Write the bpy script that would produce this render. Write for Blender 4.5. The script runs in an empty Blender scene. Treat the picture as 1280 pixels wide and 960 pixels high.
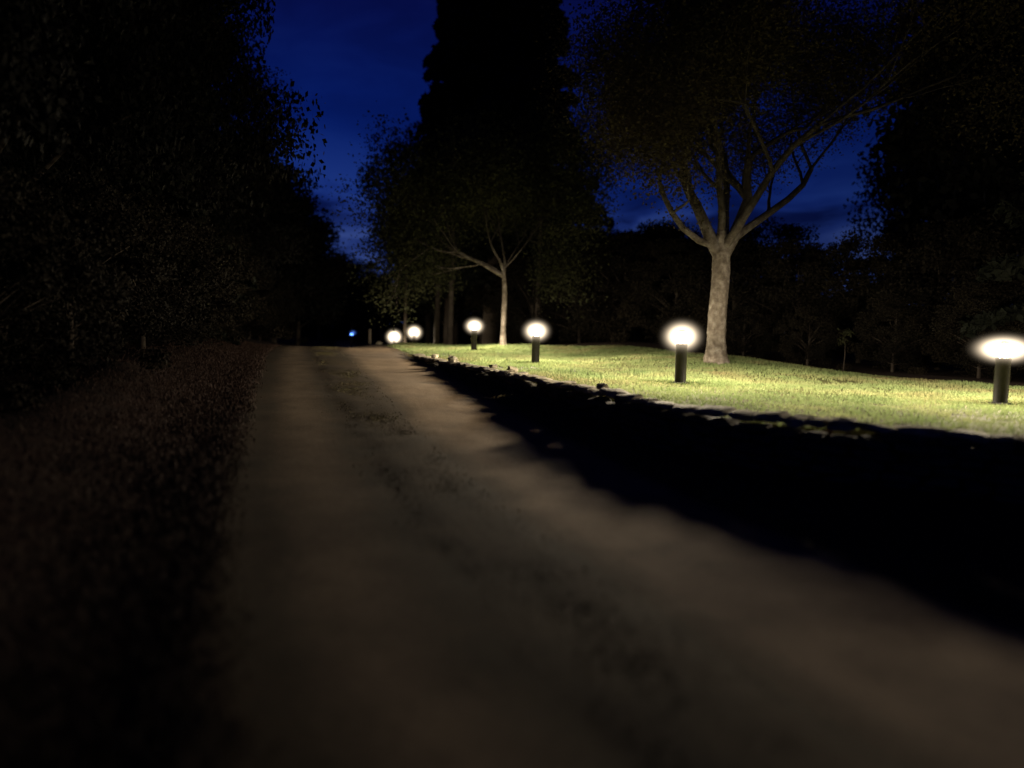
import bpy, math, random
import numpy as np
from mathutils import Vector, Matrix

S = bpy.context.scene
COL = S.collection
rng = np.random.default_rng(7)
random.seed(7)
PI = math.pi

def sm(a, b, x):
    t = np.clip((np.asarray(x, float) - a) / (b - a), 0, 1)
    return t * t * (3 - 2 * t)

# ------------------------------------------------------------------ terrain
WALL = np.array([(15, 2.6), (11.5, 4.0), (9, 4.9), (6.5, 5.95), (4.67, 6.88), (3.56, 7.4), (2.66, 8.1), (1.98, 8.9),
                 (1.62, 9.6), (1.24, 10.66), (.76, 12.0), (-.32, 14.7), (-1.35, 17.0), (-2.5, 20.2)], float)
TRACK = np.array([(2.6, -1), (2.1, 1), (1.15, 3), (-.1, 6.3), (-1.25, 10), (-2.5, 14), (-3.7, 18), (-4.9, 22), (-5.9, 26), (-7.4, 32),
                  (-9.3, 40), (-12.2, 52), (-16, 68), (-22, 95)], float)

def dense(pts, step):
    """smooth polyline resampled at roughly equal steps"""
    p = pts.copy()
    for _ in range(3):
        q = [p[0]]
        for a, b in zip(p[:-1], p[1:]):
            q += [a * .75 + b * .25, a * .25 + b * .75]
        q.append(p[-1]); p = np.array(q)
    seg = np.linalg.norm(np.diff(p, axis=0), axis=1)
    s = np.concatenate([[0], np.cumsum(seg)])
    t = np.arange(0, s[-1], step)
    return np.stack([np.interp(t, s, p[:, k]) for k in range(p.shape[1])], 1)

WD = dense(WALL, .12)
TD = dense(TRACK, .15)

def side_dist(x, y, line):
    """signed distance to a polyline: negative to the left of its travel direction"""
    x = np.atleast_1d(np.asarray(x, float)); y = np.atleast_1d(np.asarray(y, float))
    out = np.empty(x.shape)
    tan = np.gradient(line, axis=0)
    tan /= np.linalg.norm(tan, axis=1)[:, None]
    for i in range(0, len(x), 20000):
        dx = x[i:i + 20000, None] - line[None, :, 0]; dy = y[i:i + 20000, None] - line[None, :, 1]
        k = np.argmin(dx * dx + dy * dy, axis=1)
        r = np.arange(len(k))
        ax, ay = dx[r, k], dy[r, k]
        sgn = np.where(tan[k, 0] * ay - tan[k, 1] * ax > 0, -1., 1.)
        out[i:i + 20000] = sgn * np.hypot(ax, ay)
    return out

def zroad(y):
    y = np.asarray(y, float)
    return .5 * sm(4, 21, y) - .5 * sm(25, 41, y) - .75 * sm(36, 62, y) - .6 * sm(60, 110, y)

def hash_noise(x, y, s, seed=0):
    """cheap smooth value noise"""
    x = np.asarray(x) / s + 31.7 * seed; y = np.asarray(y) / s + 17.3 * seed
    xi = np.floor(x); yi = np.floor(y); fx = x - xi; fy = y - yi
    fx = fx * fx * (3 - 2 * fx); fy = fy * fy * (3 - 2 * fy)
    def h(a, b):
        v = np.sin(a * 127.1 + b * 311.7 + seed * 5.3) * 43758.5453
        return v - np.floor(v)
    return (h(xi, yi) * (1 - fx) + h(xi + 1, yi) * fx) * (1 - fy) + (h(xi, yi + 1) * (1 - fx) + h(xi + 1, yi + 1) * fx) * fy

def ground_z(x, y):
    x = np.atleast_1d(np.asarray(x, float)); y = np.atleast_1d(np.asarray(y, float))
    road = zroad(y)
    lawn = .55 + .25 * sm(13.5, 19, y) * sm(1.2, 4.5, x) * (1 - sm(5.5, 8.5, x)) + .17 * sm(22, 28, y) * sm(-2.5, 0, x)
    lawn = lawn + .05 * (hash_noise(x, y, 2.3, 1) - .5) + .03 * (hash_noise(x, y, .8, 2) - .5)
    d = side_dist(x, y, WD)                      # wall travels away from the camera: lawn on its right (positive)
    m_near = sm(-.10, .16, d)
    edge = -2.9 - .27 * (y - 20.)
    m_far = sm(-1.4, 1.6, x - edge)
    m = m_near * (1 - sm(19, 22, y)) + m_far * sm(19, 22, y)
    lawn = lawn * (1 - sm(30, 44, y) * .9) + road * (sm(30, 44, y) * .9)
    z = road * (1 - m) + lawn * m
    # verge on the left of the track rises into a low bank
    td = side_dist(x, y, TD)
    z = z + .35 * sm(2.5, 4.4, -td) * (td < 0) * (.7 + .6 * hash_noise(x, y, 1.7, 3))
    z = z + .04 * (hash_noise(x, y, .9, 4) - .5) * sm(1.9, 2.8, np.abs(td + .3))
    return z

# ------------------------------------------------------------------ mesh helpers
def mesh_np(name, V, F, mat=None, smooth=True, attrs=None):
    V = np.asarray(V, np.float32); F = np.asarray(F, np.int32)
    me = bpy.data.meshes.new(name)
    n, k = F.shape
    me.vertices.add(len(V)); me.vertices.foreach_set('co', V.ravel())
    me.loops.add(n * k); me.loops.foreach_set('vertex_index', F.ravel())
    me.polygons.add(n); me.polygons.foreach_set('loop_start', np.arange(0, n * k, k, dtype=np.int32))
    me.polygons.foreach_set('use_smooth', np.full(n, smooth))
    for a, v in (attrs or {}).items():
        at = me.attributes.new(a, 'FLOAT', 'POINT'); at.data.foreach_set('value', np.asarray(v, np.float32))
    me.update(); me.validate()
    if mat: me.materials.append(mat)
    return me

def link(name, me, parent=None, loc=None, **props):
    o = bpy.data.objects.new(name, me); COL.objects.link(o)
    if parent is not None: o.parent = parent
    if loc is not None: o.location = loc
    for k, v in props.items(): o[k] = v
    return o

def thing(name, label, cat, loc=(0, 0, 0), rz=0, group=None):
    o = bpy.data.objects.new(name, None); COL.objects.link(o)
    o.location = loc; o.rotation_euler = (0, 0, rz); o.empty_display_size = .2
    o['label'] = label; o['category'] = cat
    if group: o['group'] = group
    return o

def copy_tree(o, parent=None):
    c = o.copy(); COL.objects.link(c)
    if parent is not None: c.parent = parent
    for ch in list(o.children): copy_tree(ch, c)
    return c

def lathe(profile, seg=24):
    V = []; F = []
    for r, z in profile:
        for k in range(seg):
            a = 2 * PI * k / seg; V.append((r * math.cos(a), r * math.sin(a), z))
    for i in range(len(profile) - 1):
        for k in range(seg):
            a = i * seg + k; b = i * seg + (k + 1) % seg
            F.append((a, b, b + seg, a + seg))
    return np.array(V), np.array(F)

def tube(path, radii, seg=8):
    """tapered tube through points"""
    P = np.asarray(path, float); n = len(P)
    T = np.gradient(P, axis=0); T /= np.linalg.norm(T, axis=1)[:, None] + 1e-9
    V = []; F = []
    up = np.array([.3, .9, .1])
    for i in range(n):
        a = np.cross(T[i], up); a /= np.linalg.norm(a) + 1e-9; b = np.cross(T[i], a)
        for k in range(seg):
            t = 2 * PI * k / seg
            V.append(P[i] + radii[i] * (math.cos(t) * a + math.sin(t) * b))
    for i in range(n - 1):
        for k in range(seg):
            p = i * seg + k; q = i * seg + (k + 1) % seg
            F.append((p, q, q + seg, p + seg))
    return np.array(V), np.array(F)

def join(parts):
    Vs, Fs, o = [], [], 0
    for V, F in parts:
        Vs.append(V); Fs.append(F + o); o += len(V)
    return np.concatenate(Vs), np.concatenate(Fs)

# ------------------------------------------------------------------ materials
def mat(name):
    m = bpy.data.materials.new(name); m.use_nodes = True
    nt = m.node_tree; nt.nodes.clear()
    return m, nt, nt.nodes.new('ShaderNodeOutputMaterial')

def N(nt, t, **kw):
    n = nt.nodes.new(t)
    for k, v in kw.items():
        if k in n.inputs.keys(): n.inputs[k].default_value = v
        else: setattr(n, k, v)
    return n

def ramp(nt, stops):
    r = nt.nodes.new('ShaderNodeValToRGB'); e = r.color_ramp.elements
    while len(e) > 1: e.remove(e[-1])
    e[0].position = stops[0][0]; e[0].color = (*stops[0][1], 1)
    for p, c in stops[1:]:
        x = e.new(p); x.color = (*c, 1)
    return r

def noise_mat(name, stops, scale=5., rough=.9, bump=.3, bscale=None, dist=.02, detail=8., translucent=None, dry=None, fade=None):
    m, nt, out = mat(name); L = nt.links.new
    tc = N(nt, 'ShaderNodeTexCoord')
    no = N(nt, 'ShaderNodeTexNoise', Scale=scale, Detail=detail, Roughness=.65); L(tc.outputs['Object'], no.inputs['Vector'])
    r = ramp(nt, stops); L(no.outputs['Fac'], r.inputs['Fac'])
    if fade:      # lamplight dying out up the limbs, painted into the bark colour
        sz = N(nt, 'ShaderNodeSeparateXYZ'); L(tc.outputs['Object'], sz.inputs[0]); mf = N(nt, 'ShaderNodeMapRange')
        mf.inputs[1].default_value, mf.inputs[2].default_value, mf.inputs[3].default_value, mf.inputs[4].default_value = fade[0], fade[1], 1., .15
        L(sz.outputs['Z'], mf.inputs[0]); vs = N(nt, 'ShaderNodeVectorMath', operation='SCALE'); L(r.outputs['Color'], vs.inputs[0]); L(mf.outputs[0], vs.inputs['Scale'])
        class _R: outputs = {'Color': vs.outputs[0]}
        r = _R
    b = N(nt, 'ShaderNodeBsdfPrincipled', Roughness=rough); b.inputs['Specular IOR Level'].default_value = .2
    if dry:
        at = N(nt, 'ShaderNodeAttribute', attribute_name='dry'); mxd = N(nt, 'ShaderNodeMix', data_type='RGBA')
        L(at.outputs['Fac'], mxd.inputs[0]); L(r.outputs['Color'], mxd.inputs[6]); mxd.inputs[7].default_value = (*dry, 1)
        L(mxd.outputs[2], b.inputs['Base Color'])
    else: L(r.outputs['Color'], b.inputs['Base Color'])
    if bump:
        n2 = N(nt, 'ShaderNodeTexNoise', Scale=bscale or scale * 4, Detail=8.); L(tc.outputs['Object'], n2.inputs['Vector'])
        bp = N(nt, 'ShaderNodeBump', Strength=bump, Distance=dist); L(n2.outputs['Fac'], bp.inputs['Height']); L(bp.outputs['Normal'], b.inputs['Normal'])
    if translucent:
        t = N(nt, 'ShaderNodeBsdfTranslucent'); L(r.outputs['Color'], t.inputs['Color'])
        mx = N(nt, 'ShaderNodeMixShader'); mx.inputs[0].default_value = translucent
        L(b.outputs[0], mx.inputs[1]); L(t.outputs[0], mx.inputs[2]); L(mx.outputs[0], out.inputs['Surface'])
    else:
        L(b.outputs[0], out.inputs['Surface'])
    return m

M = {}
M['soil'] = noise_mat('forest soil', [(.3, (.020, .012, .009)), (.55, (.042, .022, .015)), (.75, (.06, .032, .022))], 3., .95, .8, 20, .05)
M['lawn_base'] = noise_mat('lawn turf', [(.3, (.08, .09, .03)), (.6, (.14, .14, .05)), (.8, (.19, .155, .07))], 1.5, .95, .6, 30, .03)
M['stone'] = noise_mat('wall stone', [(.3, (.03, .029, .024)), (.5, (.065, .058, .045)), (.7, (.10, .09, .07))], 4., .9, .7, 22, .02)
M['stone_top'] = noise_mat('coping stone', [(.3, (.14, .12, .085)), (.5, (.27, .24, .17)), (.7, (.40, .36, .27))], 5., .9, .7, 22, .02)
M['bark_pale'] = noise_mat('pale mottled bark', [(.3, (.10, .08, .06)), (.48, (.22, .185, .145)), (.62, (.36, .32, .265)), (.72, (.52, .47, .40))], 5.5, .9, .9, 22, .025)
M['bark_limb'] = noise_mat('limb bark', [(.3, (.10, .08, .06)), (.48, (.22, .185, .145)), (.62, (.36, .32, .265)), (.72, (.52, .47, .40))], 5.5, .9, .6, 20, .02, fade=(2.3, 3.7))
M['bark_dark'] = noise_mat('dark bark', [(.3, (.04, .032, .025)), (.7, (.11, .09, .07))], 5, .95, .9, 20, .03)
M['leaf'] = noise_mat('broad leaves', [(.35, (.03, .036, .016)), (.6, (.055, .058, .025)), (.8, (.075, .07, .03))], 1.2, .7, 0, translucent=.35)
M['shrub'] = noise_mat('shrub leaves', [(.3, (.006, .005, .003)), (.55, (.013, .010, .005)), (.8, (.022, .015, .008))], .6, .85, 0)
M['leaf_brown'] = noise_mat('autumn tinted leaves', [(.3, (.03, .027, .013)), (.55, (.055, .046, .022)), (.8, (.065, .045, .025))], .9, .7, 0, translucent=.35)
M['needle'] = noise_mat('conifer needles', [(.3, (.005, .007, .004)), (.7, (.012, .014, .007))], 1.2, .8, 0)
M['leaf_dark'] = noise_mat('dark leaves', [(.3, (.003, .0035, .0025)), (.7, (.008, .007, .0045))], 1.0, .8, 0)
M['grass'] = noise_mat('lawn grass blades', [(.3, (.15, .215, .08)), (.5, (.235, .30, .12)), (.65, (.31, .345, .15)), (.8, (.36, .335, .17))], 1.1, .75, 0, translucent=.4, dry=(.27, .225, .11))
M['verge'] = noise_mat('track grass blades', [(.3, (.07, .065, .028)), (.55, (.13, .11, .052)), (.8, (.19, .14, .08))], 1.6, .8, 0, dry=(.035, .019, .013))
M['metal'] = noise_mat('dark painted metal', [(.3, (.015, .014, .013)), (.7, (.028, .026, .024))], 12, .5, .1, 60, .001)
M['wood_post'] = noise_mat('weathered wood', [(.3, (.16, .13, .09)), (.7, (.34, .29, .22))], 9, .9, .5, 40, .004)

# dirt track: two worn wheel tracks and a grassy crown between them
m, nt, out = mat('dirt track'); L = nt.links.new
tc = N(nt, 'ShaderNodeTexCoord')
at = N(nt, 'ShaderNodeAttribute', attribute_name='rut')
n1 = N(nt, 'ShaderNodeTexNoise', Scale=1.3, Detail=10., Roughness=.7); L(tc.outputs['Object'], n1.inputs['Vector'])
n2 = N(nt, 'ShaderNodeTexNoise', Scale=26., Detail=6., Roughness=.7); L(tc.outputs['Object'], n2.inputs['Vector'])
vo = N(nt, 'ShaderNodeTexVoronoi', Scale=34.); L(tc.outputs['Object'], vo.inputs['Vector'])
dirt = ramp(nt, [(.3, (.20, .142, .088)), (.5, (.31, .228, .145)), (.7, (.42, .315, .205))]); L(n1.outputs['Fac'], dirt.inputs['Fac'])
turf = ramp(nt, [(.3, (.042, .032, .016)), (.7, (.095, .066, .036))]); L(n1.outputs['Fac'], turf.inputs['Fac'])
ad = N(nt, 'ShaderNodeMath', operation='MULTIPLY_ADD'); ad.inputs[1].default_value = .5; L(n2.outputs['Fac'], ad.inputs[0])
L(at.outputs['Fac'], ad.inputs[2])
rr = ramp(nt, [(.42, (0, 0, 0)), (1.0, (1, 1, 1))]); L(ad.outputs[0], rr.inputs['Fac'])
mx = N(nt, 'ShaderNodeMix', data_type='RGBA'); L(rr.outputs['Color'], mx.inputs[0]); L(turf.outputs['Color'], mx.inputs[6]); L(dirt.outputs['Color'], mx.inputs[7])
peb = ramp(nt, [(.0, (1.35, 1.33, 1.3)), (.16, (1, 1, 1)), (.6, (.86, .85, .84))]); L(vo.outputs['Distance'], peb.inputs['Fac'])
mm = N(nt, 'ShaderNodeMix', data_type='RGBA', blend_type='MULTIPLY'); mm.inputs[0].default_value = 1
L(mx.outputs[2], mm.inputs[6]); L(peb.outputs['Color'], mm.inputs[7])
b = N(nt, 'ShaderNodeBsdfPrincipled', Roughness=.95); b.inputs['Specular IOR Level'].default_value = .15; L(mm.outputs[2], b.inputs['Base Color'])
bp = N(nt, 'ShaderNodeBump', Strength=.6, Distance=.02); L(n2.outputs['Fac'], bp.inputs['Height']); L(bp.outputs['Normal'], b.inputs['Normal'])
L(b.outputs[0], out.inputs['Surface']); M['track'] = m

# ------------------------------------------------------------------ ground sheet
def axis(lo, hi, fine_lo, fine_hi, step):
    a = list(np.arange(fine_lo, fine_hi + 1e-6, step)); s = step; v = fine_hi
    while v < hi: s *= 1.25; v += s; a.append(v)
    s = step; v = fine_lo
    while v > lo: s *= 1.25; v -= s; a.insert(0, v)
    return np.array(a)

gx = axis(-600, 600, -9, 13, .14); gy = axis(-300, 900, -1, 30, .14)
X, Y = np.meshgrid(gx, gy); x = X.ravel(); y = Y.ravel()
z = ground_z(x, y)
z = np.where(np.hypot(x, y) > 200, zroad(150.), z)
dw = side_dist(x, y, WD)
n_x = len(gx); idx = np.arange(len(x)).reshape(Y.shape)
F = np.stack([idx[:-1, :-1].ravel(), idx[:-1, 1:].ravel(), idx[1:, 1:].ravel(), idx[1:, :-1].ravel()], 1)
me = mesh_np('ground', np.stack([x, y, z], 1), F, M['soil'])
me.materials.append(M['lawn_base'])
fc = F[:, 0]
wood_edge = lambda xx: np.interp(xx, [-8, -2, 0, 4, 6.5, 8.3, 9.6, 11, 14, 18], [46, 33, 30, 25, 20, 18, 14.8, 13.4, 12, 11])
is_lawn = ((dw[fc] > .0) & (y[fc] < 21) | (y[fc] >= 21) & (x[fc] > -2.6 - .27 * (y[fc] - 20))) & (y[fc] < wood_edge(x[fc]) + 1) & (y[fc] > 2)
me.polygons.foreach_set('material_index', is_lawn.astype(np.int32))
link('ground', me, kind='structure')

# track sheet
prof = np.linspace(-2.55, 1.95, 37)
sel = TD
tan = np.gradient(sel, axis=0); tan /= np.linalg.norm(tan, axis=1)[:, None]
nrm = np.stack([tan[:, 1], -tan[:, 0]], 1)       # to the right of travel
V = []; rut = []
for i, (p, nn) in enumerate(zip(sel, nrm)):
    for q, d in enumerate(prof):
        w = d + .13 * (hash_noise(p[0] + d, p[1], 1.1, 6) - .5)
        V.append((p[0] + nn[0] * d, p[1] + nn[1] * d, w))
V = np.array(V); w = V[:, 2].copy()
zz = ground_z(V[:, 0], V[:, 1])
rv = np.maximum(np.exp(-((w - .85) / .80) ** 4), .46 * np.exp(-((w + 1.45) / .42) ** 2))      # right wheel track full, left darkened in colour for its weaker lamplight
h = .028 + .014 * (1 - rv) * (np.abs(w + .45) < .35) + .012 * (hash_noise(V[:, 0], V[:, 1], .3, 8) - .5) + .02 * (hash_noise(V[:, 0], V[:, 1], .9, 9) - .5)
we = np.abs(w + .3) - 2.25      # distance past the sheet's edge
h = np.where(we > -.2, h * np.clip(-we / .2, -1, 1) - .02 * sm(-.2, 0, we), h)
V[:, 2] = zz + h
k = len(prof); idx = np.arange(len(V)).reshape(-1, k)
F = np.stack([idx[:-1, :-1].ravel(), idx[:-1, 1:].ravel(), idx[1:, 1:].ravel(), idx[1:, :-1].ravel()], 1)
link('dirt_track', mesh_np('dirt_track', V, F, M['track'], attrs={'rut': rv}), kind='structure')

# ------------------------------------------------------------------ grass (blades as single triangles)
def blades(x, y, h, w, lean=.5, zoff=0.):
    n = len(x); z = ground_z(x, y) + zoff
    a = rng.uniform(0, 2 * PI, n); l = rng.uniform(0, lean, n) * h; b = rng.uniform(0, 2 * PI, n)
    c = np.stack([x, y, z], 1)
    s = np.stack([np.cos(a) * w / 2, np.sin(a) * w / 2, np.zeros(n)], 1)
    mid = c + np.stack([np.cos(b) * l * .3, np.sin(b) * l * .3, h * .55], 1)
    tip = c + np.stack([np.cos(b) * l, np.sin(b) * l, h], 1)
    V = np.stack([c - s, c + s, mid + s * .7, tip, mid - s * .7], 1).reshape(-1, 3)
    i = np.arange(n)[:, None] * 5
    F = np.concatenate([i + np.array([[0, 1, 2]]), i + np.array([[0, 2, 4]]), i + np.array([[4, 2, 3]])], 0)
    return V, F

n = 420000
x = rng.uniform(-5, 13, n); y = rng.uniform(4, 33, n)
dw = side_dist(x, y, WD)
keep = ((dw > .12) & (y < 21) | (y >= 21) & (x > -2.3 - .27 * (y - 20))) & (y < wood_edge(x)) & (x < 3.5 + y * .55 + 4)
keep &= rng.random(n) < np.clip(1.25 - y * .018, .4, 1)
keep &= hash_noise(x, y, .5, 11) + hash_noise(x, y, .17, 12) * .6 > .33
x, y = x[keep], y[keep]
hh = (.022 + .045 * rng.random(len(x)) ** 1.5) * (.6 + .9 * hash_noise(x, y, .9, 13)) * (.7 + .3 * sm(8, 16, y))
V, F = blades(x, y, hh, .009 + .0005 * y, .8)
dd = side_dist(x, y, WD)
dry = np.clip((hash_noise(x, y, 1.3, 41) * .7 + hash_noise(x, y, .4, 42) * .5 - .6 + .55 * (1 - sm(.2, 1.6, dd)) + .15 * sm(5.5, 8, x)) * 2.2, 0, 1)
link('lawn_grass', mesh_np('lawn_grass', V, F, M['grass'], False, {'dry': np.repeat(dry, 5)}), kind='stuff', label='short mown yellow green grass of the lamplit lawn', category='grass')

# grass crown of the track and verges
n = 150000
t = rng.random(n) ** 1.3 * 200
pi_ = np.clip((t).astype(int), 0, len(TD) - 2)
lane = rng.choice(3, n, p=[.26, .2, .54])
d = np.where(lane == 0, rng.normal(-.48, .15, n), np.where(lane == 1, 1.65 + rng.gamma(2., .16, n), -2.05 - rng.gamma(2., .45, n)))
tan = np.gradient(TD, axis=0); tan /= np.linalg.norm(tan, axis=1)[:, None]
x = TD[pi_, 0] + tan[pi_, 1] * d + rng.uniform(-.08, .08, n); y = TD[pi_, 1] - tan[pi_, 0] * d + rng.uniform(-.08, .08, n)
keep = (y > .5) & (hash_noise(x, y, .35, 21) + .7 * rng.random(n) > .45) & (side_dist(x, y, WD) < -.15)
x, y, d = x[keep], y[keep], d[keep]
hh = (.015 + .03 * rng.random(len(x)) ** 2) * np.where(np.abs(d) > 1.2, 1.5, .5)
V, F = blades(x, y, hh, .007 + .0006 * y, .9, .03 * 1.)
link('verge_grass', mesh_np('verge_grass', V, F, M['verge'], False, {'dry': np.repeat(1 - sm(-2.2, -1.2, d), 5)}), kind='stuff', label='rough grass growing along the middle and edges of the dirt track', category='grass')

# ------------------------------------------------------------------ dry stone wall
def ico():
    import bmesh
    bm = bmesh.new(); bmesh.ops.create_icosphere(bm, subdivisions=2, radius=1)
    V = np.array([v.co[:] for v in bm.verts]); F = np.array([[v.index for v in f.verts] for f in bm.faces]); bm.free()
    return V, F
IV, IF = ico()
def stone(c, sx, sy, sz, rz, jitter=.12, tilt=.1):
    V = np.sign(IV) * np.abs(IV) ** .6                      # towards a block
    V = V * (1 + jitter * (rng.random((len(V), 1)) - .5) * 2)
    V = V * np.array([sx, sy, sz]) / 2
    R = Matrix.Rotation(rz, 3, 'Z') @ Matrix.Rotation(rng.normal(0, tilt), 3, 'X') @ Matrix.Rotation(rng.normal(0, tilt), 3, 'Y')
    return V @ np.array(R).T + np.array(c), IF

wseg = np.linalg.norm(np.diff(WD, axis=0), axis=1); ws = np.concatenate([[0], np.cumsum(wseg)])
def wall_at(s):
    x = np.interp(s, ws, WD[:, 0]); y = np.interp(s, ws, WD[:, 1])
    x2 = np.interp(s + .1, ws, WD[:, 0]); y2 = np.interp(s + .1, ws, WD[:, 1]); x1 = np.interp(s - .1, ws, WD[:, 0]); y1 = np.interp(s - .1, ws, WD[:, 1])
    return x, y, math.atan2(y2 - y1, x2 - x1)
wall = thing('dry_stone_wall', 'low dark dry stone wall with uneven top stones edging the lit lawn', 'wall', (WD[0][0], WD[0][1], 0))
off = np.array([WD[0][0], WD[0][1], 0.])
body, cope = [], []
top = .56
for course in range(8):
    s = rng.uniform(0, .3)
    while s < ws[-1] - .2:
        ln = rng.uniform(.2, .5); hx, hy, a = wall_at(s + ln / 2)
        zb = float(zroad(hy)) - .06
        ch = .1
        zc = zb + course * ch + .05
        if zc < top - .02 and s + ln < ws[-1]:
            nx, ny = -math.sin(a), math.cos(a)
            oo = rng.normal(.0, .018) + .03
            body.append(stone((hx + nx * oo - off[0], hy + ny * oo - off[1], zc), ln * 1.04, .30, ch * rng.uniform(1.02, 1.3), a))
        s += ln
s = 0
while s < ws[-1]:
    ln = rng.uniform(.18, .48); hx, hy, a = wall_at(s + ln / 2)
    hgt = rng.uniform(.07, .10) * (1.25 if rng.random() < .15 else 1)
    cope.append(stone((hx - off[0], hy - off[1], top + hgt / 2 - .01 + rng.normal(0, .005)), ln * 1.02, rng.uniform(.26, .42), hgt, a + rng.normal(0, .12), .16, .06))
    if rng.random() < .045:
        cope.append(stone((hx - off[0] + rng.normal(0, .06), hy - off[1] + rng.normal(0, .06), top + hgt + .035), rng.uniform(.12, .26), rng.uniform(.12, .22), rng.uniform(.06, .13), rng.uniform(0, 6), .2, .35))
    s += ln * .98
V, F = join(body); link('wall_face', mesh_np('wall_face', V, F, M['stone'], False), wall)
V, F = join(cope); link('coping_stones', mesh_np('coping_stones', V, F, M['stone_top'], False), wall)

# ------------------------------------------------------------------ bollard lamps
m, nt, out = mat('lit opal diffuser'); L = nt.links.new
em = N(nt, 'ShaderNodeEmission', Strength=14.); em.inputs['Color'].default_value = (1, .80, .55, 1)
tr = N(nt, 'ShaderNodeBsdfTransparent'); mx = N(nt, 'ShaderNodeMixShader'); mx.inputs[0].default_value = .45
L(em.outputs[0], mx.inputs[1]); L(tr.outputs[0], mx.inputs[2]); L(mx.outputs[0], out.inputs['Surface'])
M['opal'] = m

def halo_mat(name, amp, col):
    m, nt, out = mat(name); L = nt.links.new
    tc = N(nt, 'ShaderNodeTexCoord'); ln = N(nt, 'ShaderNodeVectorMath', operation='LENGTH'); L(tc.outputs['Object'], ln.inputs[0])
    # glow volume standing in for lens bloom, fading to nothing at its edge
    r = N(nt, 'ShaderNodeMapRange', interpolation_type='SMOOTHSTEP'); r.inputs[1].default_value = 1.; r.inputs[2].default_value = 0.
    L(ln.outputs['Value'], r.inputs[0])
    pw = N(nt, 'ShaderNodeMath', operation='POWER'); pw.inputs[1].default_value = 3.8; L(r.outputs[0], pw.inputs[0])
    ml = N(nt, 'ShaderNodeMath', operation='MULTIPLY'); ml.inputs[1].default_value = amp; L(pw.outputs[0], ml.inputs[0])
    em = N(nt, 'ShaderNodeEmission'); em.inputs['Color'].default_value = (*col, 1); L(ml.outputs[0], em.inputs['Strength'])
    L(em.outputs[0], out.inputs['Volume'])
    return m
M['halo'] = halo_mat('lamp bloom', 22., (1, .80, .56))
M['halo_blue'] = halo_mat('blue bloom', 3., (.10, .25, 1))

def bulb_light(name, energy, col):
    l = bpy.data.lights.new(name, 'POINT'); l.energy = energy; l.color = col; l.shadow_soft_size = .14
    l.use_nodes = True; nt = l.node_tree; L = nt.links.new
    em = [n for n in nt.nodes if n.type == 'EMISSION'][0]
    # the reflector throws most of the light out low and sideways (real bollard optic)
    tc = N(nt, 'ShaderNodeTexCoord'); sp = N(nt, 'ShaderNodeSeparateXYZ'); L(tc.outputs['Normal'], sp.inputs[0])
    mr = N(nt, 'ShaderNodeMapRange'); mr.inputs[1].default_value = -1; mr.inputs[2].default_value = 1; L(sp.outputs['Z'], mr.inputs[0])
    pts = [(-1, 3), (-.6, 9), (-.35, 15), (-.2, 17.), (-.155, 14.5), (-.12, 9.5), (-.08, 5.), (-.03, 4.), (.02, 6), (.15, 5.5), (.3, 2.4), (.45, .8), (.7, .3), (1, .1)]
    rp = ramp(nt, [((p + 1) / 2, (v / 22,) * 3) for p, v in pts]); L(mr.outputs[0], rp.inputs['Fac'])
    dv = N(nt, 'ShaderNodeMath', operation='MULTIPLY'); dv.inputs[1].default_value = 22.; L(rp.outputs['Color'], dv.inputs[0])
    L(dv.outputs[0], em.inputs['Strength'])
    return l

def make_lamp():
    root = thing('bollard_lamp', '', 'lamp', group='lit bollard lamps in a line along the lawn')
    V, F = lathe([(0, 0), (.15, 0), (.15, .012), (.145, .02), (.098, .024)], 28); link('base_plate', mesh_np('base_plate', V, F, M['metal']), root)
    V, F = lathe([(.098, .02), (.098, .64), (.102, .645), (.102, .69), (.05, .70), (0, .70)], 28); link('post', mesh_np('post', V, F, M['metal']), root)
    V, F = lathe([(.0, .715), (.08, .72), (.125, .75), (.145, .80), (.14, .85), (.11, .885), (0, .89)], 28); link('diffuser', mesh_np('diffuser', V, F, M['opal']), root)
    V, F = lathe([(0, .892), (.07, .892), (.075, .898), (.06, .915), (.03, .925), (0, .928)], 28); link('cap', mesh_np('cap', V, F, M['metal']), root)
    V, F = IV * 1.0, IF
    h = link('mist_halo', mesh_np('mist_halo', IV, IF, M['halo']), root, (0, 0, .81)); h.scale = (.62, .62, .50)  # glowing ball added around the head to imitate bloom
    b = bpy.data.objects.new('bulb', bulb_light('bulb', 225., (1, .84, .62))); COL.objects.link(b); b.parent = root; b.location = (0, 0, .785)
    return root

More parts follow.
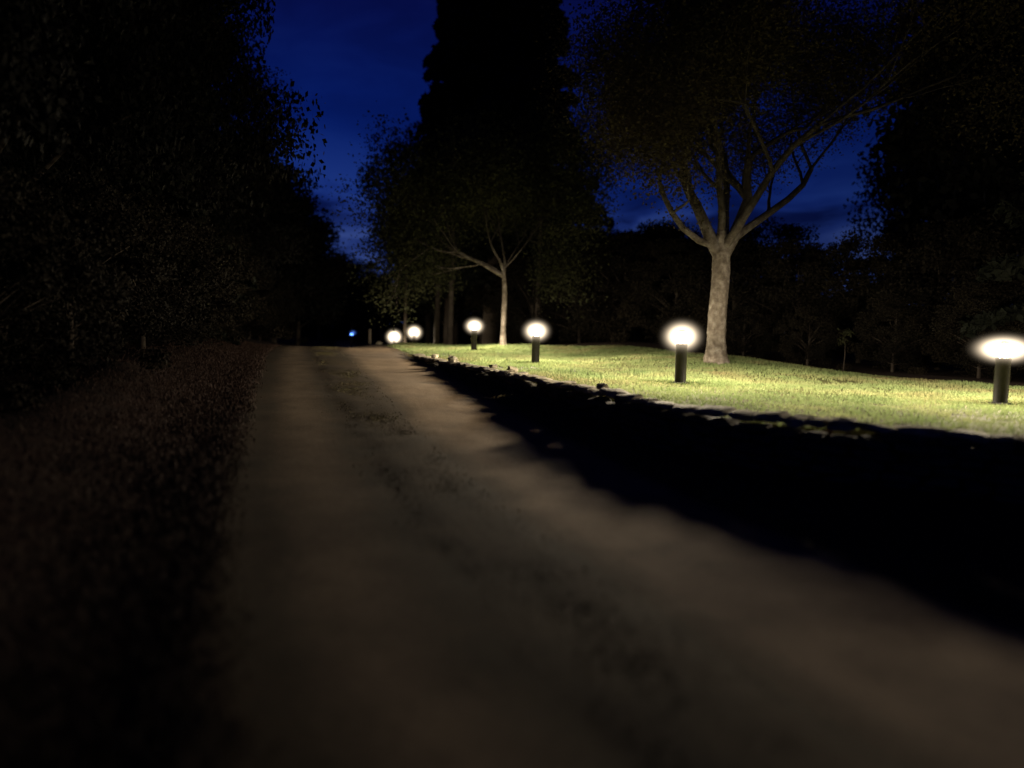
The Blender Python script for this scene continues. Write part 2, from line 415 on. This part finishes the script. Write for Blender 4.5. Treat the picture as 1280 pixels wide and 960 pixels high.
LAMPS = [((7.19, 11.15), 'lit bollard lamp nearest the camera, at the right end of the wall'),
         ((2.91, 13.13), 'lit bollard lamp on the lawn just in front of the thick pale tree trunk'),
         ((.56, 18.78), 'lit bollard lamp on the lawn just right of the slender pale tree'),
         ((-1.32, 25.54), 'lit bollard lamp on the lawn just left of the slender pale tree'),
         ((-5.15, 39.5), 'small far lit bollard lamp over the brow, the higher of the two distant ones'),
         ((-7.75, 49.5), 'farthest lit bollard lamp, lowest and beside the dirt track beyond the brow'),
         ((12.6, 9.6), 'unseen bollard lamp added past the right frame edge to light the track')]  # last lamp is out of view, added to brighten the right-hand corner
lamp0 = make_lamp(); far_bulb = bulb_light('far_bulb', 70., (1, .84, .62))
lamps = []
for i, ((lx, ly), lab) in enumerate(LAMPS):
    o = copy_tree(lamp0) if i < len(LAMPS) - 1 else lamp0
    o.location = (lx, ly, float(ground_z(lx, ly)[0]) - .005); o['label'] = lab; o.rotation_euler.z = i * 1.3
    o.rotation_euler.x = random.uniform(-.012, .012); lamps.append(o)
    if i in (4, 5):                     # the two far ones burn a little weaker
        for ch in o.children:
            if ch.type == 'LIGHT': ch.data = far_bulb
    hs = {0: (1.2, 1.2, .78), 4: (1.25, 1.25, 1.4), 5: (1.55, 1.55, 1.75)}.get(i, (1, 1, 1))     # bloom size and smear set per lamp
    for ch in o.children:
        if ch.name.startswith('mist_halo'): ch.scale = tuple(a * b for a, b in zip((.55, .55, .45), hs))  # the glowing ball that imitates bloom

# far blue light on a short post beside the track
bx, by = -12.75, 60.
t = thing('blue_lamp_post', 'tiny far blue light on a short post at the end of the track', 'lamp', (bx, by, float(ground_z(bx, by)[0])))
V, F = lathe([(0, 0), (.06, 0), (.05, 1.15), (0, 1.16)], 12); link('post', mesh_np('post', V, F, M['metal']), t)
m, nt, out = mat('blue lens'); em = N(nt, 'ShaderNodeEmission', Strength=5.); em.inputs['Color'].default_value = (.12, .3, 1, 1); nt.links.new(em.outputs[0], out.inputs['Surface'])
zb = .70 - float(ground_z(bx, by)[0]) - .2
V, F = lathe([(0, zb - .09), (.11, zb - .07), (.13, zb), (.11, zb + .06), (0, zb + .09)], 16); link('lens', mesh_np('lens', V, F, m), t)
t.children[0].scale.z = (zb - .09) / 1.16
h = link('mist_halo', mesh_np('mist_halo_blue', IV, IF, M['halo_blue']), t, (.1, 0, zb)); h.scale = (.5, .5, .35)  # painted bloom around the blue lens

# ------------------------------------------------------------------ trees
def leaf_cards(C, size, n_axis=None, aspect=.6):
    n = len(C)
    a = rng.normal(size=(n, 3)); a /= np.linalg.norm(a, axis=1)[:, None]
    b = np.cross(a, rng.normal(size=(n, 3))); b /= np.linalg.norm(b, axis=1)[:, None] + 1e-9
    s = size * rng.uniform(.6, 1.4, (n, 1))
    V = np.stack([C - a * s, C + b * s * aspect, C + a * s, C - b * s * aspect], 1).reshape(-1, 3)
    i = np.arange(n)[:, None] * 4
    return V, i + np.array([[0, 1, 2, 3]])

def grow(start, d, length, r, depth, wood, tips, maxd, spread=.6, up=.08, seg=5, kids=(2, 4)):
    p = np.array(start, float); d = np.array(d, float); d /= np.linalg.norm(d)
    path = [p.copy()]; rad = [r]
    for i in range(seg):
        d = d + rng.normal(0, .12, 3) + np.array([0, 0, up]); d /= np.linalg.norm(d)
        p = p + d * length / seg; path.append(p.copy()); rad.append(r * (1 - .42 * (i + 1) / seg))
        if depth >= maxd - 1: tips.append(p.copy())
    wood.append(tube(path, rad, 8 if depth < 2 else (5 if depth < 3 else 3)))
    if depth < maxd:
        nk = rng.integers(kids[0], kids[1] + 1)
        for k in range(nk):
            f = 1.0 if k == 0 else rng.uniform(.45, 1)
            q = path[min(seg, max(1, int(round(f * seg))))]
            nd = d + rng.normal(0, spread, 3); nd[2] += .05
            grow(q, nd, length * rng.uniform(.6, .85), rad[min(seg, int(f * seg))] * (.8 if k == 0 else .6), depth + 1, wood, tips, maxd, spread, up, seg, kids)
    return tips

def tree_from(name, trunk_path, trunk_rad, limbs, leaf_n, leaf_size, lspread, bark, leafm, maxd=4, limb_kw={}, clump=None):
    """returns (trunk mesh, crown wood mesh, leaf mesh)"""
    wood = []; tips = []
    tp = dense(np.array(trunk_path, float), .07)
    s = np.linspace(0, 1, len(tp)); sr = np.linspace(0, 1, len(trunk_rad))
    rad = np.interp(s, sr, trunk_rad)
    V, F = tube(tp, rad, 36)
    c = np.repeat(tp, 36, axis=0); dv = V - c
    V = c + dv * (1 + .10 * (hash_noise(np.arctan2(dv[:, 1], dv[:, 0]) * 2 + 9, V[:, 2], .7, 5)[:, None] - .5) + .02 * rng.normal(size=(len(V), 1)))
    th = np.arctan2(dv[:, 1], dv[:, 0])
    V = V + dv * (.3 * np.exp(-np.maximum(V[:, 2], 0) / .13) * (.5 + .5 * np.sin(th * 4 + 1.)) + .035 * np.sin(th * 9 + 2.5 * V[:, 2]))[:, None]
    tm = mesh_np(name + '_trunk', V, F, bark)
    for (st, d, ln, r) in limbs: grow(st, d, ln, r, 1, wood, tips, maxd, **limb_kw)
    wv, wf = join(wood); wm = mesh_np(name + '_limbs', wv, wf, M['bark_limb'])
    tips = np.array(tips)
    if clump is not None: tips = tips[clump(tips)]
    C = tips[rng.integers(0, len(tips), leaf_n)] + np.clip(rng.normal(0, 1, (leaf_n, 3)), -1.6, 1.6) * lspread
    V, F = leaf_cards(C, leaf_size)
    return tm, wm, mesh_np(name + '_crown', V, F, leafm, False)

# the thick pale tree lit by the lamps
tx, ty = 4.80, 18.0; tz = float(ground_z(tx, ty)[0]) - .05
root = thing('broadleaf_tree', 'large spreading tree with thick pale lamplit trunk forking above the lawn', 'tree', (tx, ty, tz))
limbs = [((-.05, 0, 2.6), (-.55, -.1, .9), 2.1, .155), ((.02, 0, 2.6), (-.28, .3, 1.0), 2.1, .13), ((.07, 0, 2.6), (.42, -.1, .95), 2.4, .155),
         ((.05, 0, 2.8), (.25, .6, 1.0), 2.4, .11), ((-.05, 0, 2.75), (-1., -.25, .28), 2.6, .085), ((.08, 0, 2.8), (1., .1, .55), 3.3, .10),
         ((.06, -.05, 2.75), (.6, -.5, .9), 3.3, .10), ((0, .1, 2.9), (-.1, -.5, 1.1), 2.2, .1)]
tm, wm, lm = tree_from('broadleaf', [(0.03, 0, 0), (0.0, 0, .25), (-.02, 0, 1.2), (.03, 0, 2.2), (0, 0, 2.8), (0, 0, 3.15)], [.28, .215, .205, .20, .20, .19, .10], limbs,
                       210000, .034, .46, M['bark_pale'], M['leaf_brown'], 5, dict(spread=.5, up=.05))
link('trunk', tm, root); cw = link('limbs', wm, root); link('crown', lm, root)

# the slender pale tree farther along
sx, sy = -.40, 28.; sz = float(ground_z(sx, sy)[0]) - .05
root = thing('slender_tree', 'slender pale lamplit tree with its trunk bending to the left under a dark crown', 'tree', (sx, sy, sz))
limbs = [((-.02, 0, 2.6), (-1., 0, .6), 2.4, .085), ((0, 0, 2.6), (.1, .1, 1), 2.4, .05), ((-.05, 0, 2.65), (-1, .2, .5), 2.2, .05), ((0, 0, 2.9), (.8, -.2, 1.), 2.2, .03),
         ((-.05, 0, 2.8), (-.2, -.8, .8), 2.0, .05), ((-.03, 0, 2.8), (.5, .7, .9), 2.2, .03)]
tm, wm, lm = tree_from('slender', [(.05, 0, 0), (0.02, 0, .3), (.03, 0, 1.3), (.04, 0, 2.1), (-.03, 0, 2.75), (-.1, 0, 3.1)], [.13, .10, .094, .09, .085, .075, .03], limbs,
                       70000, .055, .5, M['bark_pale'], M['leaf'], 5, dict(spread=.62, up=.03))
link('trunk', tm, root); link('limbs', wm, root); link('crown', lm, root)

# generic masses: conifers and broadleaf trees (each unit high, scaled when placed)
def conifer_meshes(name, nb, nl, seed_r=.26, bare=.12):
    """height 1, base radius ~seed_r"""
    V, F = tube([(0, 0, -.01), (.003, 0, .3), (-.003, 0, .65), (0, 0, .97)], [.017, .013, .008, .002], 10)
    tr = mesh_np(name + '_trunk', V, F, M['bark_dark'])
    C = []; wood = []
    for b in range(nb):
        h = bare + (1 - bare) * (b / nb) ** .9
        R = seed_r * (1 - h) ** .75 * rng.uniform(.7, 1.15) * (1 if h > bare + .1 else .8) + .01
        a = rng.uniform(0, 2 * PI); droop = rng.uniform(.1, .35)
        u = rng.random(nl) ** .7
        pos = np.stack([np.cos(a) * u * R, np.sin(a) * u * R, h - droop * R * u ** 1.5 + .0 * u], 1)
        side = rng.normal(0, .12, nl) * R * (1.1 - u) + rng.normal(0, .006, nl)
        pos += np.stack([-np.sin(a) * side, np.cos(a) * side, rng.normal(-.004, .006, nl) - .0], 1)
        C.append(pos)
    C = np.concatenate(C)
    V, F = leaf_cards(C, .0095, aspect=.55)
    return tr, mesh_np(name + '_crown', V, F, M['needle'], False)

def broad_meshes(name, nclump, nleaf, R=.38, bare=.12, leafm='leaf_dark', skirt=False, leaf=.011):
    """height 1"""
    V, F = tube([(0, 0, -.01), (.01, 0, .2), (-.01, .01, .45), (0, 0, .8)], [.02, .015, .011, .003], 10)
    parts = [(V, F)]
    cs = []
    while len(cs) < nclump:
        p = rng.uniform(-1, 1, 3)
        if p @ p < 1 and p @ p > .12 or rng.random() < .02:
            cs.append((p[0] * R * (1 if p[2] < .2 else 1), p[1] * R, bare + (1 - bare) * (.5 + .5 * p[2])))
    cs = np.array(cs)
    for c in cs[:26]:
        s = np.array([0, 0, max(.12, c[2] * .55)]); mid = (s + c) / 2 + np.array([0, 0, .02])
        parts.append(tube([s, mid, c], [.006, .004, .001], 4))
    tr = join(parts)
    rad = rng.uniform(.035, .085 if leaf > .008 else .058, nclump)
    k = rng.integers(0, nclump, nleaf)
    C = cs[k] + np.clip(rng.normal(0, 1, (nleaf, 3)), -1.5, 1.5) * rad[k][:, None] * np.array([1, 1, .7])
    if skirt: C[:, 2] = np.abs(C[:, 2])
    V, F = leaf_cards(C, leaf)
    return mesh_np(name + '_trunk', *tr, M['bark_dark']), mesh_np(name + '_crown', V, F, M[leafm], False)

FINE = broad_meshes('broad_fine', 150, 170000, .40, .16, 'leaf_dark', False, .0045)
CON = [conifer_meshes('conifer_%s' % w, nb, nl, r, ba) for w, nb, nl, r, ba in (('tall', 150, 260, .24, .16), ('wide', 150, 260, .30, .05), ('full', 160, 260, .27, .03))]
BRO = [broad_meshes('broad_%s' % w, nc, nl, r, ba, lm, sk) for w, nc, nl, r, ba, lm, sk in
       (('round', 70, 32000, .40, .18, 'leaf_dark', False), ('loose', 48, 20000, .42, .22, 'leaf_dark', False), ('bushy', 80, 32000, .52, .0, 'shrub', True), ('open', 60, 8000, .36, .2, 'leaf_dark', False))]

def put(kind, mesh, x, y, H, label, cat='tree', group=None, wide=1.):
    r = thing(kind, label, cat, (x, y, float(ground_z(x, y)[0]) - .05), random.uniform(0, 6.28), group)
    for nm, me in zip(('trunk' if cat == 'tree' else 'stem', 'crown' if cat == 'tree' else 'foliage'), mesh):
        o = link(nm, me, r); o.scale = (H * wide, H * wide, H)
    return r

# left side: dark trees in a row along the track
LG = 'black trees in a row along the left of the track'; LL = 'black unlit tree in the row along the left of the dirt track'
for (x, y, H, k, w) in [(-8.9, 5.5, 14, 'b0', .7), (-9.0, 9.5, 15, 'b0', .65), (-9.5, 14, 17, 'b0', .62), (-11.3, 19.5, 18, 'b0', .60), (-11.6, 22, 15, 'c2', 1.), (-12.3, 26., 12.5, 'b0', .75),
                     (-13.6, 31.5, 9.2, 'b1', 1.), (-13.8, 31.5, 9, 'c2', 1.2), (-13.3, 38, 9, 'b0', 1.), (-14.5, 46, 8.4, 'b0', 1.2), (-15.9, 56, 8., 'b0', 1.2), (-21.8, 68, 8.5, 'b1', 1.3)]:
    kk = int(k[1])
    if k[0] == 'c': put('conifer_tree', CON[kk], x, y, H, LL, group=LG, wide=w)
    else: put('dark_tree', FINE if y < 30 else BRO[kk], x, y, H, LL, group=LG, wide=w)
SG = 'dark bushes under the left row of trees'; SL = 'dark bush under the row of black trees left of the track'
for (x, y, H) in [(-6.3, 6.5, 2.4), (-6.6, 9.5, 2.8), (-7.3, 12.5, 3.0), (-7.8, 16, 3.2), (-8.7, 20, 3.2), (-9.8, 24.5, 3.4), (-10.9, 29.5, 3.4), (-12.2, 35, 3.6), (-14., 42, 3.8), (-16.8, 52, 4)]:
    put('bush', BRO[2], x, y, H, SL, 'bush', SG)
for (x, y, H, k) in [(-14, 8, 16, 0), (-15, 16, 17, 1), (-17, 25, 16, 0), (-19, 36, 14, 2), (-22, 50, 13, 0)]:
    put('conifer_tree', CON[k], x, y, H, 'black unlit tree deep behind the left row', group='black trees deep behind the left row', wide=1.1)

# centre group of tall conifers
put('tall_conifer', CON[0], -1.3, 42., 24.5, 'tallest dark conifer, towering behind the slender pale tree', wide=1.1)
put('tall_conifer', CON[0], -4.6, 54., 27, 'tall dark conifer on the left flank of the central group', wide=.85)
put('tall_conifer', CON[0], 1.3, 42., 20, 'tall dark conifer on the right flank of the central group', wide=1.)
put('tall_conifer', CON[0], -1.2, 48., 24, 'tall dark conifer hidden close behind the tallest one', wide=1.)
put('wispy_tree', BRO[3], -7.4, 66., 19, 'thin wispy tree at the left edge of the central group, against the sky', wide=.8)
put('wispy_tree', BRO[3], -5.0, 57., 12, 'lower thin wispy tree beside the two distant lamps', wide=.9)
BG = 'dark far trees beyond the brow'
for (x, y, H, k) in [(-14.5, 84, 9, 1), (-19.5, 92, 9, 0), (-24.5, 96, 9, 1), (-4.6, 61, 12, 0), (-2.3, 55, 9, 1), (-1.5, 58, 12, 0), (3, 60, 11, 1), (8, 58, 9, 0), (5.6, 46, 7.2, 1), (9.5, 48, 8, 0)]:
    put('far_tree', BRO[k], x, y, H, 'dark far tree in the wood beyond the brow', group=BG, wide=1.1)
# bare trunks seen dimly between the lamps
for (x, y, r, H, lab) in [(-3.9, 38.5, .15, 9, 'dim grey trunk standing between the slender pale tree and the distant lamps'), (-5.95, 41.5, .10, 8, 'thin pale trunk standing between the two distant lamps'),
                          (-2.9, 34.5, .14, 9, 'faint dark trunk behind the lamp left of the slender tree'), (1.0, 33.5, .13, 9, 'faint dark trunk just right of the slender pale tree')]:
    t = thing('bare_trunk', lab, 'tree', (x, y, float(ground_z(x, y)[0]) - .05))
    V, F = tube([(0, 0, 0), (.02, 0, .3), (.05, .02, H * .5), (-.03, 0, H)], [r * 1.25, r, r * .7, r * .2], 12)
    link('trunk', mesh_np('bare_trunk', V, F, M['bark_dark']), t)
    tw = []
    for q in range(14):
        zz = H * rng.uniform(.45, .98); a = rng.uniform(0, 2 * PI); l = rng.uniform(.5, 1.4)
        tw.append(tube([(0, 0, zz), (math.cos(a) * l * .5, math.sin(a) * l * .5, zz + .2), (math.cos(a) * l, math.sin(a) * l, zz + .5)], [.03, .02, .005], 5))
    link('crown', mesh_np('bare_crown', *join(tw), M['bark_dark']), t)

# right side
put('dark_tree', BRO[0], 17.5, 22, 15, 'big black tree filling the upper right behind the nearest lamp', wide=1.)
put('dark_tree', BRO[0], 21.5, 30, 16, 'big black tree farther back at the right edge', wide=1.)
put('dark_tree', CON[1], 13.2, 16.2, 12, 'black tree rising directly behind the nearest lamp', wide=1.)
put('dark_tree', BRO[0], 20.5, 37, 11, 'black tree right of the patch of sky beside the pale trunk', wide=.8)
HG = 'dark shrubs in a belt behind the lawn'; HL = 'dark brownish shrub in the belt behind the lawn'
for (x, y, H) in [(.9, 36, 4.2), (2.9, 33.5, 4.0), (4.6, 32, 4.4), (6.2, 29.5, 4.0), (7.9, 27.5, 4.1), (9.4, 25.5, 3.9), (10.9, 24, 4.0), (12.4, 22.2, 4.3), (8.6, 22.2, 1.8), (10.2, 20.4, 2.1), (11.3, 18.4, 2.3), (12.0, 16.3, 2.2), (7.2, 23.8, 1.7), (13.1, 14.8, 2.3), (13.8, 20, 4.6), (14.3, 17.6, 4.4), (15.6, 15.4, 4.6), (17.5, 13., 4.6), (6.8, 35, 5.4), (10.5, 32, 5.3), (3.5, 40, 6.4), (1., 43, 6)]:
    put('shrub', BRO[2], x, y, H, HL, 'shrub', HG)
# one pale-leaved sapling catching the lamp light in front of the shrubs
sx2, sy2 = 8.75, 20.1; zz = float(ground_z(sx2, sy2)[0])
t = thing('sapling', 'small sapling with a pale leafy head catching the light before the shrubs', 'sapling', (sx2, sy2, zz))
link('stem', mesh_np('sapling_stem', *tube([(0, 0, 0), (.02, 0, .4), (0, 0, .85)], [.016, .012, .006], 8), M['bark_dark']), t)
C = np.concatenate([rng.normal((.03, 0, 1.0), (.09, .09, .06), (90, 3)), rng.normal((-.07, 0, .78), (.07, .08, .06), (70, 3))])
link('foliage', mesh_np('sapling_leaves', *leaf_cards(C, .03), M['leaf'], False), t)

# pale posts and stones near the brow
for (x, y, lab) in [(-6.6, 35, 'short pale wooden post beside the track at the brow')]:
    t = thing('wooden_post', lab, 'post', (x, y, float(ground_z(x, y)[0]) - .05))
    V, F = lathe([(0, 0), (.075, 0), (.07, .78), (.055, .83), (0, .84)], 10); link('shaft', mesh_np('shaft', V, F, M['wood_post'], False), t)
for q, (x, y, s, lab) in enumerate([(-5.9, 33.5, .3, 'small pale boulder just right of the short wooden post'), (-5.4, 36.5, .34, 'small pale boulder in front of the farthest lamp')]):
    V, F = stone((0, 0, 0), s, s * .7, s * .7, 1., .15)
    o = link('boulder', mesh_np('boulder', V, F, M['stone_top'], False), None, (x, y, float(ground_z(x, y)[0]) + s * .2)); o['label'] = lab; o['category'] = 'boulder'

# far wood closing the horizon
n = 90000
a = rng.uniform(-PI, PI, n); R = rng.uniform(105, 150, n)
hh = rng.random(n) ** .8 * (7 + 6 * hash_noise(a * 40, R * 0, 1.5, 31)) * (.6 + .4 * hash_noise(a * 150, R * 0, 1., 32))
C = np.stack([np.sin(a) * R, np.cos(a) * R, hh - 1.5], 1)
V, F = leaf_cards(C, .9)
link('woodland', mesh_np('woodland', V, F, M['leaf_dark'], False), kind='stuff', label='far black wood closing the horizon', category='woodland')

# ------------------------------------------------------------------ sky
SUN_EL, SUN_ROT = math.radians(1.5), math.radians(-25)
W = bpy.data.worlds.new('World'); S.world = W; W.use_nodes = True
nt = W.node_tree; nt.nodes.clear(); L = nt.links.new
out = nt.nodes.new('ShaderNodeOutputWorld'); bg = N(nt, 'ShaderNodeBackground', Strength=.10)
sky = N(nt, 'ShaderNodeTexSky', sky_type='NISHITA', sun_disc=False, sun_elevation=SUN_EL, sun_rotation=SUN_ROT)
sky.air_density = 1.; sky.dust_density = .3; sky.ozone_density = 6.
tc = N(nt, 'ShaderNodeTexCoord')
sp = N(nt, 'ShaderNodeSeparateXYZ'); L(tc.outputs['Generated'], sp.inputs[0])
bw = N(nt, 'ShaderNodeRGBToBW'); L(sky.outputs[0], bw.inputs[0])
# deep blue hour: colour by height above the horizon, brightness partly from the sky model
el = ramp(nt, [(0., (.022, .045, .19)), (.09, (.017, .036, .165)), (.16, (.005, .018, .14)), (.25, (.0015, .009, .10)), (.40, (.0018, .003, .045)), (.6, (.001, .0012, .018)), (1., (.0008, .001, .01))])
L(sp.outputs['Z'], el.inputs['Fac'])
mp = N(nt, 'ShaderNodeMapping'); mp.inputs['Scale'].default_value = (2.2, 2.2, 6.5); mp.inputs['Rotation'].default_value = (.0, .25, .3); L(tc.outputs['Generated'], mp.inputs[0])
no = N(nt, 'ShaderNodeTexNoise', Scale=3.2, Detail=5., Roughness=.55, Distortion=.6); L(mp.outputs[0], no.inputs['Vector'])
cl = ramp(nt, [(.38, (.25, .25, .32)), (.5, (.85, .85, .85)), (.62, (2.2, 1.8, 1.3))]); L(no.outputs['Fac'], cl.inputs['Fac'])
low = ramp(nt, [(.14, (1, 1, 1)), (.24, (.22, .22, .22))]); L(sp.outputs['Z'], low.inputs['Fac'])
mu = N(nt, 'ShaderNodeMix', data_type='RGBA', blend_type='MULTIPLY'); L(low.outputs[0], mu.inputs[0]); L(el.outputs[0], mu.inputs[6]); L(cl.outputs[0], mu.inputs[7])
xx = N(nt, 'ShaderNodeMath', operation='MULTIPLY_ADD'); xx.inputs[1].default_value = .5; xx.inputs[2].default_value = .5; L(sp.outputs['X'], xx.inputs[0])
dx = ramp(nt, [(.0, (.3, .3, .3)), (.38, (1, 1, 1)), (.52, (.8, .8, .8)), (.66, (.68, .68, .68)), (.85, (.2, .2, .2))]); L(xx.outputs[0], dx.inputs['Fac'])
mu2 = N(nt, 'ShaderNodeMix', data_type='RGBA', blend_type='MULTIPLY'); mu2.inputs[0].default_value = 1; L(mu.outputs[2], mu2.inputs[6]); L(dx.outputs[0], mu2.inputs[7])
gn = N(nt, 'ShaderNodeMath', operation='MULTIPLY_ADD'); gn.inputs[1].default_value = .2; gn.inputs[2].default_value = 11.; L(bw.outputs[0], gn.inputs[0])
m2 = N(nt, 'ShaderNodeVectorMath', operation='SCALE'); L(mu2.outputs[2], m2.inputs[0]); L(gn.outputs[0], m2.inputs['Scale'])
# the sky dims away from the afterglow (towards the right)
L(m2.outputs[0], bg.inputs['Color']); L(bg.outputs[0], out.inputs['Surface'])

sun = bpy.data.lights.new('sun', 'SUN'); sun.energy = .002; sun.angle = math.radians(12); sun.color = (1, .9, .8)
so = bpy.data.objects.new('sun', sun); COL.objects.link(so)
so.rotation_euler = (PI / 2 - SUN_EL, 0, PI - SUN_ROT)

# ------------------------------------------------------------------ camera
cam = bpy.data.cameras.new('camera'); co = bpy.data.objects.new('camera', cam); COL.objects.link(co)
cam.sensor_width = 36; cam.lens = 950 / 1280 * 36; cam.clip_end = 3000; cam.clip_start = .05
pitch = math.atan(74 / 950)
Rm = Matrix.Rotation(PI / 2 - pitch, 4, 'X') @ Matrix.Rotation(math.radians(1.7), 4, 'Z')
co.matrix_world = Matrix.Translation((0, 0, 1.5)) @ Rm
cam.dof.use_dof = True; cam.dof.focus_distance = 15.; cam.dof.aperture_fstop = .36
S.camera = co
S.view_settings.view_transform = 'Standard'; S.view_settings.look = 'None'; S.view_settings.exposure = 0
S.cycles.use_denoising = True
S.cycles.max_bounces = 6; S.cycles.transparent_max_bounces = 12; S.cycles.volume_step_rate = 1.
S.cycles.sample_clamp_indirect = 3.
